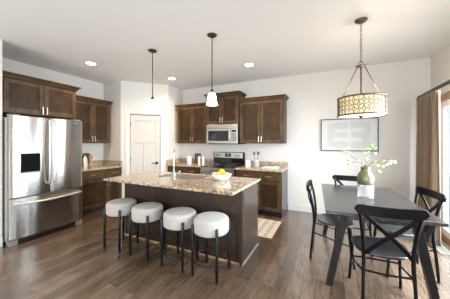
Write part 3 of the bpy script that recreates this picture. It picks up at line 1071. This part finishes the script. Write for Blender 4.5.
def branch(label, pts, blossoms, leaves):
    t = thing('flowering_branch', label, 'branch', (VX, VY, 1.14), 0, 'flowering branches in the vase')
    sp_ = smooth_pts(pts, 6)
    n_ = len(sp_)
    obj('stem', tube(bmesh.new(), sp_, [.004 - .0025 * i / n_ for i in range(n_)], 6), M['stem'], t)
    for (x, y, z, q) in blossoms:
        bm = bmesh.new()
        q *= .82
        ball(bm, (x, y, z), q, 2, (1, 1, .85))
        for v in bm.verts:
            v.co += Vector((random.uniform(-1, 1), random.uniform(-1, 1), random.uniform(-1, 1))) * q * .16
        # short twig that carries the blossom
        near = min(sp_, key=lambda p: (p - Vector((x, y, z))).length)
        b_ = obj('blossom', bm, M['petal'], t)
        if (near - Vector((x, y, z))).length > .01:
            obj('twig', tube(bmesh.new(), [near, (near + Vector((x, y, z))) / 2 + Vector((0, 0, .006)), (x, y, z)], .0016, 5), M['stem'], b_)
    for (x, y, z, dx, dy, dz_, ln) in leaves:
        d0 = Vector((dx, dy, dz_)).normalized()
        s0 = d0.cross(Vector((.2, -.6, 1))).normalized()
        nrm = s0.cross(d0).normalized()
        bm = bmesh.new()
        rows_ = []
        for i in range(7):
            t_ = i / 6
            wv = .30 * ln * sin(pi * min(.98, t_ * .92 + .05))
            c0 = Vector((x, y, z)) + d0 * ln * t_ - nrm * ln * .25 * t_ * t_
            rows_.append([bm.verts.new(c0 - s0 * wv), bm.verts.new(c0 - nrm * .003), bm.verts.new(c0 + s0 * wv)])
        for a_, b_ in zip(rows_, rows_[1:]):
            for i in (0, 1):
                bm.faces.new((a_[i], a_[i + 1], b_[i + 1], b_[i])).smooth = True
        lf = obj('leaf', bm, M['leaf'], t)
        sm_ = lf.modifiers.new('thickness', 'SOLIDIFY')
        sm_.thickness = .0012


# image-right is about (.90, .44); offsets are metres from the vase mouth
def o_(a_, dz_, b_=0):
    return (.8995 * a_ - .437 * b_, .437 * a_ + .8995 * b_, dz_)


branch('branch with pale blossoms reaching up left out of the vase', [(0, 0, -.04), o_(-.02, .03, .01), o_(-.09, .07, .03), o_(-.17, .135, .02), o_(-.22, .165, .0)],
       [(*o_(-.20, .155, .0), .019), (*o_(-.04, .032, -.02), .022), (*o_(-.105, .06, .02), .012)], [(*o_(-.21, .165), -.8, -.3, .35, .075), (*o_(-.17, .135), -.5, -.5, .4, .06), (*o_(-.06, .05, .02), -.3, -.6, .3, .05)])
branch('branch with three round blossoms hanging at the far left of the vase', [(0, 0, -.04), o_(-.02, .02, -.01), o_(-.10, .045, -.04), o_(-.17, .05, -.05), o_(-.205, .035, -.05)],
       [(*o_(-.225, .075, -.05), .021), (*o_(-.222, .03, -.05), .024), (*o_(-.205, -.022, -.05), .019)], [(*o_(-.08, .04, -.03), -.3, -.2, .6, .05)])
branch('upright branch with green leaf tip rising from the middle of the vase', [(0, 0, -.04), o_(.005, .04, .0), o_(.035, .10, .02), o_(.06, .15, .01), o_(.075, .20, .0)],
       [(*o_(.0, .155, .02), .018), (*o_(.045, .16, .02), .016), (*o_(.012, .08, .0), .024), (*o_(.12, .145, .02), .023), (*o_(.015, .12, -.02), .015)],
       [(*o_(.07, .195), .7, .3, .5, .075), (*o_(.07, .19), -.7, -.2, .5, .065), (*o_(.05, .13, .02), .4, -.5, .2, .05), (*o_(.075, .205), .1, .1, .9, .06)])
branch('branch with many pale blossoms arching out to the right of the vase', [(0, 0, -.04), o_(.03, .02, -.02), o_(.11, .045, -.04), o_(.20, .05, -.05), o_(.30, .045, -.04)],
       [(*o_(.105, .008, -.05), .022), (*o_(.165, .0, -.05), .023), (*o_(.205, .02, -.06), .022), (*o_(.245, .035, -.05), .024), (*o_(.31, .045, -.04), .028), (*o_(.28, .055, -.02), .018),
        (*o_(.13, -.065, -.05), .02), (*o_(.09, .03, .0), .018)],
       [(*o_(.06, .03, -.03), .4, .1, .5, .06), (*o_(.14, .05, -.045), .6, .2, .4, .065), (*o_(.19, .05, -.05), .4, -.5, .4, .06), (*o_(.115, -.03, -.05), -.2, -.5, -.5, .05)])

# ------------------------------------------------------------------ framed print
r = thing('framed_print', 'large framed abstract beige print above the dining table', 'picture', (-.162, 4.70, 1.258), 0)
PW, PH = .946, .615
t = .014
obj('frame', box((0, t, -.03, -.002, 0, PH), (PW - t, PW, -.03, -.002, 0, PH), (t, PW - t, -.03, -.002, 0, t), (t, PW - t, -.03, -.002, PH - t, PH)), M['frame'], r, .002)
pr = obj('print', box((t, PW - t, -.016, -.004, t, PH - t)), M['paper'], r)


def capsule(bm, x0, z0, x1, z1, q, y):
    d0 = Vector((x1 - x0, z1 - z0))
    a0 = math.atan2(d0.y, d0.x)
    pts = []
    for i in range(13):
        a_ = a0 + pi / 2 + pi * i / 12
        pts.append((x0 + q * cos(a_), z0 + q * sin(a_)))
    for i in range(13):
        a_ = a0 - pi / 2 + pi * i / 12
        pts.append((x1 + q * cos(a_), z1 + q * sin(a_)))
    prism(bm, pts, y, y + .0008, 'y')


bm = bmesh.new()
q = .06
for i, z in enumerate((.13, .31, .48)):
    capsule(bm, .19, z, .415, z, q if z != .31 else .05, -.0168)
capsule(bm, .175, .15, .175, .46, q, -.0175)
obj('printed_shape', bm, M['ink'], pr)
bm = bmesh.new()
for z in (.12, .31, .49):
    capsule(bm, .56, z, .77, z, q if z != .31 else .05, -.0168)
capsule(bm, .775, .34, .775, .47, q, -.0175)
capsule(bm, .745, .14, .745, .30, q * .9, -.0182)
obj('printed_shape', bm, M['ink'], pr)

# ------------------------------------------------------------------ ceiling pendants
pen = thing('pendant_light', '', 'pendant lamp', (0, 0, H), 0, 'pendant lamps over the island')
obj('canopy', lathe(bmesh.new(), [(.0, -.032), (.02, -.03), (.05, -.02), (.066, -.006), (.066, 0), (0, 0)], n=28), M['bronze'], pen)
obj('rod', tube(bmesh.new(), [(0, 0, -.025), (0, 0, -.72)], .0065, 8), M['bronze'], pen)
obj('socket', lathe(bmesh.new(), [(.0, -.705), (.014, -.71), (.022, -.735), (.024, -.765), (0, -.765)], n=18), M['bronze'], pen)
sh = obj('lamp_shade', lathe(bmesh.new(), [(.022, -.755), (.040, -.765), (.053, -.80), (.058, -.85), (.064, -.885), (.078, -.918), (.075, -.919), (.060, -.886), (.054, -.85), (.049, -.80), (.036, -.768), (.022, -.76)], n=32, cap=False),
         M['shade'], pen, label='lit white glass bell shade')
pen['label'] = 'farther bell pendant lamp over the sink end of the island'
pen.location = (-2.442, 2.487, H)
dup(pen, (-1.39, 2.471, H), 0, 'nearer bell pendant lamp over the lemon bowl end of the island')

dl0 = thing('recessed_light', '', 'ceiling light', (0, 0, H), 0, 'recessed ceiling lights')
obj('trim_ring', lathe(bmesh.new(), [(.072, -.004), (.098, -.006), (.10, -.0005), (.072, -.0005)], n=36, cap=False), M['trim'], dl0)
obj('lens', lathe(bmesh.new(), [(.0, -.005), (.072, -.003), (.072, -.0008), (0, -.0008)], n=32), M['lens'], dl0)
sl = bpy.data.lights.new('downlight', 'SPOT')
sl.energy, sl.color, sl.spot_size, sl.spot_blend, sl.shadow_soft_size = 150, (1.0, 0.78, 0.54), radians(150), 1.0, 0.06
so = bpy.data.objects.new('downlight', sl)
C.objects.link(so)
so.parent = dl0
so.location = (0, 0, -.02)
dl0.location = (-3.826, 2.415, H)
dl0['label'] = 'recessed ceiling light in front of the refrigerator, leftmost of three'
dup(dl0, (-3.117, 3.753, H), 0, 'recessed ceiling light near the pantry door, middle of three')
dup(dl0, (-1.322, 3.714, H), 0, 'recessed ceiling light near the right wall cabinet, rightmost of three')

# ------------------------------------------------------------------ drum chandelier
CX_, CY_ = .321, 2.919
r = thing('chandelier', 'bronze drum pendant lamp with lattice shade above the dining table', 'pendant lamp', (CX_, CY_, 0))
obj('canopy', lathe(bmesh.new(), [(.0, H - .04), (.015, H - .038), (.045, H - .026), (.066, H - .008), (.066, H), (0, H)], n=28), M['bronzelight'], r)
bm = bmesh.new()
zt, zb = H - .038, 2.335
nl = 15
for i in range(nl):
    zc = zt - (zt - zb) * (i + .5) / nl
    hl = (zt - zb) / nl * .66
    pts = []
    for k in range(14):
        a_ = 2 * pi * k / 14
        u_, v_ = .0095 * cos(a_), hl * sin(a_)
        pts.append((u_, 0, zc + v_) if i % 2 == 0 else (0, u_, zc + v_))
    tube(bm, pts, .0028, 6, True)
obj('chain', bm, M['bronzelight'], r)
bm = bmesh.new()
tube(bm, [(.022 * cos(2 * pi * k / 18), 0, 2.325 + .022 * sin(2 * pi * k / 18)) for k in range(18)], .004, 6, True)
obj('loop', bm, M['bronzelight'], r)
obj('hub', lathe(bmesh.new(), [(.0, 2.27), (.012, 2.272), (.03, 2.285), (.055, 2.292), (.055, 2.300), (.02, 2.308), (0, 2.312)], n=28), M['bronzelight'], r)
SR, SZ0, SZ1 = .243, 1.725, 1.925
for k in range(3):
    a_ = radians(-95 + 120 * k)
    p0 = Vector((.045 * cos(a_), .045 * sin(a_), 2.29))
    p1 = Vector((SR * cos(a_), SR * sin(a_), SZ1))
    bm = tube(bmesh.new(), [p0, p1], .0055, 8)
    for f_ in (.28, .34):
        ball(bm, p0.lerp(p1, f_), .010, 1)
    obj('rod', bm, M['bronzelight'], r)
obj('stem', tube(bmesh.new(), [(0, 0, 2.28), (0, 0, 1.715)], .008, 10), M['bronzelight'], r)
for k in range(3):
    a_ = radians(25 + 120 * k)
    bm = lathe(bmesh.new(), [(.0, 1.80), (.014, 1.80), (.016, 1.835), (.026, 1.86), (.030, 1.885), (.022, 1.91), (0, 1.918)], .09 * cos(a_), .09 * sin(a_), 16)
    obj('bulb', bm, M['bulb'], r)
ld = bpy.data.lights.new('drum_bulbs', 'POINT')
ld.energy, ld.color, ld.shadow_soft_size = 14, (1.0, 0.86, 0.68), 0.03
lo = bpy.data.objects.new('drum_bulbs', ld)
C.objects.link(lo)
lo.parent = r
lo.location = (0.03, 0.03, 1.935)
bm = bmesh.new()
for z in (SZ0, SZ1):
    lathe(bm, [(SR - .008, z - .008), (SR + .004, z - .008), (SR + .004, z + .008), (SR - .008, z + .008), (SR - .008, z - .008)], n=64, cap=False)
obj('rim', bm, M['bronzelight'], r)
obj('inner_shade', lathe(bmesh.new(), [(SR - .022, SZ0 + .004), (SR - .022, SZ1 - .004), (SR - .026, SZ1 - .004), (SR - .026, SZ0 + .004), (SR - .022, SZ0 + .004)], n=64, cap=False), M['drum'], r, label='lit cream inner shade')
obj('diffuser', lathe(bmesh.new(), [(.0, SZ0 - .004), (SR - .012, SZ0 - .002), (SR - .012, SZ0 + .003), (0, SZ0 + .003)], n=48), M['diff'], r, label='lit white bottom diffuser')
obj('finial', lathe(bmesh.new(), [(.0, SZ0 - .035), (.010, SZ0 - .03), (.014, SZ0 - .02), (.034, SZ0 - .010), (.036, SZ0 - .004), (0, SZ0 - .004)], n=20), M['bronzelight'], r)
# lattice of overlapping rings wrapped round the drum
bm = bmesh.new()
nr = 16
pitch = 2 * pi * SR / nr
for row in range(3):
    zc = SZ0 + .008 + (.184) * row / 2
    for k in range(nr):
        for off, zz in ((0, zc),) + (((.5, zc + .046),) if row < 2 else ()):
            pts = []
            for j in range(24):
                a_ = 2 * pi * j / 24
                s_ = (k + off) * pitch + pitch * .62 * cos(a_)
                z_ = zz + .058 * sin(a_)
                if z_ < SZ0 or z_ > SZ1:
                    z_ = max(SZ0, min(SZ1, z_))
                pts.append(((SR - .004) * cos(s_ / SR), (SR - .004) * sin(s_ / SR), z_))
            tube(bm, pts, .0030, 4, True)
obj('lattice', bm, M['bronzelight'], r)

# ------------------------------------------------------------------ curtain, rod, valance
r = thing('curtain_rod', 'dark curtain rod above the sliding door', 'curtain rod', (1.30, 0, 2.15))
bm = bmesh.new()
rbox(bm, -.012, .012, 1.75, 4.60, -.022, .022)
obj('rod', bm, M['rod'], r, .004)
for y in (4.54, 3.2, 1.9):
    obj('bracket', box((.012, XR - 1.30, y - .012, y + .012, -.012, .012)), M['rod'], r)
cu = thing('curtain', 'tan full length curtain gathered at the corner of the sliding door', 'curtain', (1.30, 0, 0))
bm = bmesh.new()
ny, nz = 120, 24
rows = []
for j in range(nz + 1):
    z = .015 + (2.125 - .015) * j / nz
    row = []
    for i in range(ny + 1):
        t_ = i / ny
        amp = .030 + .020 * (1 - j / nz) * (.6 + .4 * sin(3 * t_ * 6))
        ph = 2 * pi * (4.0 * t_ + .25 * sin(2 * pi * t_ * 1.5 + .4))
        x = amp * sin(ph) + .008 * sin(ph * 2.3 + j * .12)
        y = 3.87 + .72 * t_ + .018 * cos(ph) * (1 - .3 * j / nz) + .01 * sin(j * .35) * (1 - j / nz)
        row.append(bm.verts.new((x, y, z)))
    rows.append(row)
for a_, b_ in zip(rows, rows[1:]):
    for i in range(ny):
        bm.faces.new((a_[i], a_[i + 1], b_[i + 1], b_[i])).smooth = True
o = obj('cloth', bm, M['curtain'], cu)
sm = o.modifiers.new('thickness', 'SOLIDIFY')
sm.thickness = .004
obj('heading_tape', box((-.02, -.0, 3.87, 4.59, 2.095, 2.127)), M['curtain'], cu, .002)
o = obj('valance', box((XR - .085, XR - .017, 1.95, 4.42, 2.015, 2.10)), M['valance'], None, .004)
tag(o, 'brown wooden blind valance across the top of the sliding door', 'valance')

# floor register
r = thing('floor_register', 'beige metal floor register beside the sliding door', 'floor vent', (1.33, 3.85, 0))
obj('frame', box((-.06, -.045, -.17, .17, 0, .006), (.045, .06, -.17, .17, 0, .006), (-.045, .045, -.17, -.155, 0, .006), (-.045, .045, .155, .17, 0, .006)), M['register'], r, .002)
bm = bmesh.new()
for i in range(15):
    y = -.147 + i * .0205
    rbox(bm, -.045, .045, y, y + .009, .001, .005)
obj('grille', bm, M['register'], r)
obj('duct', box((-.045, .045, -.155, .155, .0002, .001)), M['blackplastic'], r)

# rug
o = obj('rug', box((-1.95, -.775, 3.16, 3.905, .001, .010)), M['rug'], None, .003)
tag(o, 'cream rug with dark dashes between island and range', 'rug')

# ------------------------------------------------------------------ things on the counters


def canister(label, x, y, q, h_, name='canister'):
    t_ = thing(name, label, 'canister', (x, y, CT))
    obj('body', lathe(bmesh.new(), [(0, 0), (q * .95, 0), (q, .006), (q, h_ * .82), (q * .94, h_ * .85), (0, h_ * .85)], n=28), M['white'], t_)
    obj('lid', lathe(bmesh.new(), [(0, h_ * .85), (q * 1.0, h_ * .85), (q * 1.0, h_ * .93), (q * .7, h_ * .97), (q * .2, h_ * .98), (q * .2, h_), (0, h_)], n=28), M['white'], t_)
    return t_


canister('wide white canister on the back counter left of the dark framed board', -3.15, 4.45, .058, .185)
canister('narrow white canister just right of the dark framed board', -2.865, 4.46, .030, .19)
canister('narrow white canister beside the left edge of the range', -2.755, 4.46, .030, .19)
r = thing('framed_board', 'dark brown framed board leaning on the back counter splash', 'board', (-3.0, 4.585, CT))
obj('frame', box((-.085, -.065, 0, .02, 0, .25), (.065, .085, 0, .02, 0, .25), (-.065, .065, 0, .02, 0, .02), (-.065, .065, 0, .02, .23, .25)), M['darkboard'], r, .003)
obj('panel', box((-.065, .065, .006, .018, .02, .23)), M['woodspoon'], r)
r = thing('canister', 'small square white canister right of the range', 'canister', (-1.60, 4.46, CT))
obj('body', box((-.052, .052, -.05, .05, 0, .11)), M['white'], r, .008)
obj('lid', box((-.054, .054, -.052, .052, .11, .135)), M['white'], r, .006)
r = thing('utensil_crock', 'pale grey utensil crock on the counter right of the range', 'crock', (-1.425, 4.46, CT))
obj('body', lathe(bmesh.new(), [(0, 0), (.055, 0), (.060, .01), (.064, .12), (.068, .15), (.060, .15), (.056, .12), (.052, .02), (0, .015)], n=28), M['greyglass'], r)
for (x0, x1, y1, hz_, q, lb) in ((-.02, -.045, .01, .285, .030, 'round headed dark utensil leaning left in the grey crock'), (.015, .045, -.005, .29, .033, 'dark wooden spoon leaning right in the grey crock')):
    u = thing('utensil', lb, 'utensil', (-1.425, 4.46, CT), 0, 'utensils in the grey crock')
    obj('handle', tube(bmesh.new(), [(x0, 0, .02), (x1, y1, hz_ - .03)], .006, 8), M['woodspoon'], u)
    obj('head', ball(bmesh.new(), (x1 + (x1 - x0) * .08, y1, hz_), q, 2, (1, .35, 1.25)), M['woodspoon'], u)
# open book on the counter
r = thing('open_book', 'open white book lying on the counter right of the range', 'book', (-1.09, 4.40, CT), radians(4))
for s in (-1, 1):
    bm = bmesh.new()
    pts = [(0, .002), (0, .018), (s * .04, .028), (s * .10, .024), (s * .165, .012), (s * .165, .002)]
    prism(bm, pts, -.11, .11, 'y')
    obj('page_block', bm, M['paper'], r)
obj('cover', box((-.175, .175, -.118, .118, 0, .002)), M['woodspoon'], r)
r = thing('eyeglasses', 'small dark eyeglasses resting on the open white book', 'eyeglasses', (-1.09, 4.42, CT + .030), radians(8))
bm = bmesh.new()
for s in (-1, 1):
    tube(bm, [(s * .035 + .028 * cos(2 * pi * k / 18), -.02, .026 + .022 * sin(2 * pi * k / 18)) for k in range(18)], .003, 6, True)
tube(bm, [(-.008, -.02, .03), (0, -.02, .034), (.008, -.02, .03)], .003, 6)
obj('front', bm, M['blackplastic'], r)
for s in (-1, 1):
    obj('temple', tube(bmesh.new(), [(s * .062, -.02, .03), (s * .06, .06, .02), (s * .056, .09, .002)], .0025, 6), M['blackplastic'], r)
# left counter
r = thing('cutting_board', 'round topped dark wooden board leaning behind the left counter items', 'board', (-4.76, 2.93, CT))
pts = [(-.10, 0), (.10, 0)] + [(.10 * cos(pi * i / 16), .19 + .10 * sin(pi * i / 16)) for i in range(17)]
bm = prism(bmesh.new(), pts, -.012, .012, 'x')
for v in bm.verts:
    v.co.x -= .12 * v.co.z
obj('board', bm, M['darkboard'], r, .004)
r = thing('cutting_board', 'slim white board leaning against the dark board on the left counter', 'board', (-4.69, 2.85, CT))
pts = [(-.045, 0), (.045, 0), (.04, .18), (.022, .205), (.016, .24), (-.016, .24), (-.022, .205), (-.04, .18)]
bm = prism(bmesh.new(), pts, -.008, .008, 'x')
for v in bm.verts:
    v.co.x -= .12 * v.co.z
obj('board', bm, M['white'], r, .003)
r = thing('pepper_mill', 'tan wooden pepper mill beside the white board on left counter', 'mill', (-4.60, 2.90, CT))
obj('body', lathe(bmesh.new(), [(0, 0), (.036, 0), (.038, .02), (.034, .06), (.022, .10), (.026, .15), (.026, .17), (0, .17)], n=24), M['tan'], r)
obj('head', lathe(bmesh.new(), [(0, .17), (.018, .172), (.034, .195), (.036, .225), (.026, .25), (.01, .258), (.009, .268), (0, .27)], n=24), M['tan'], r)
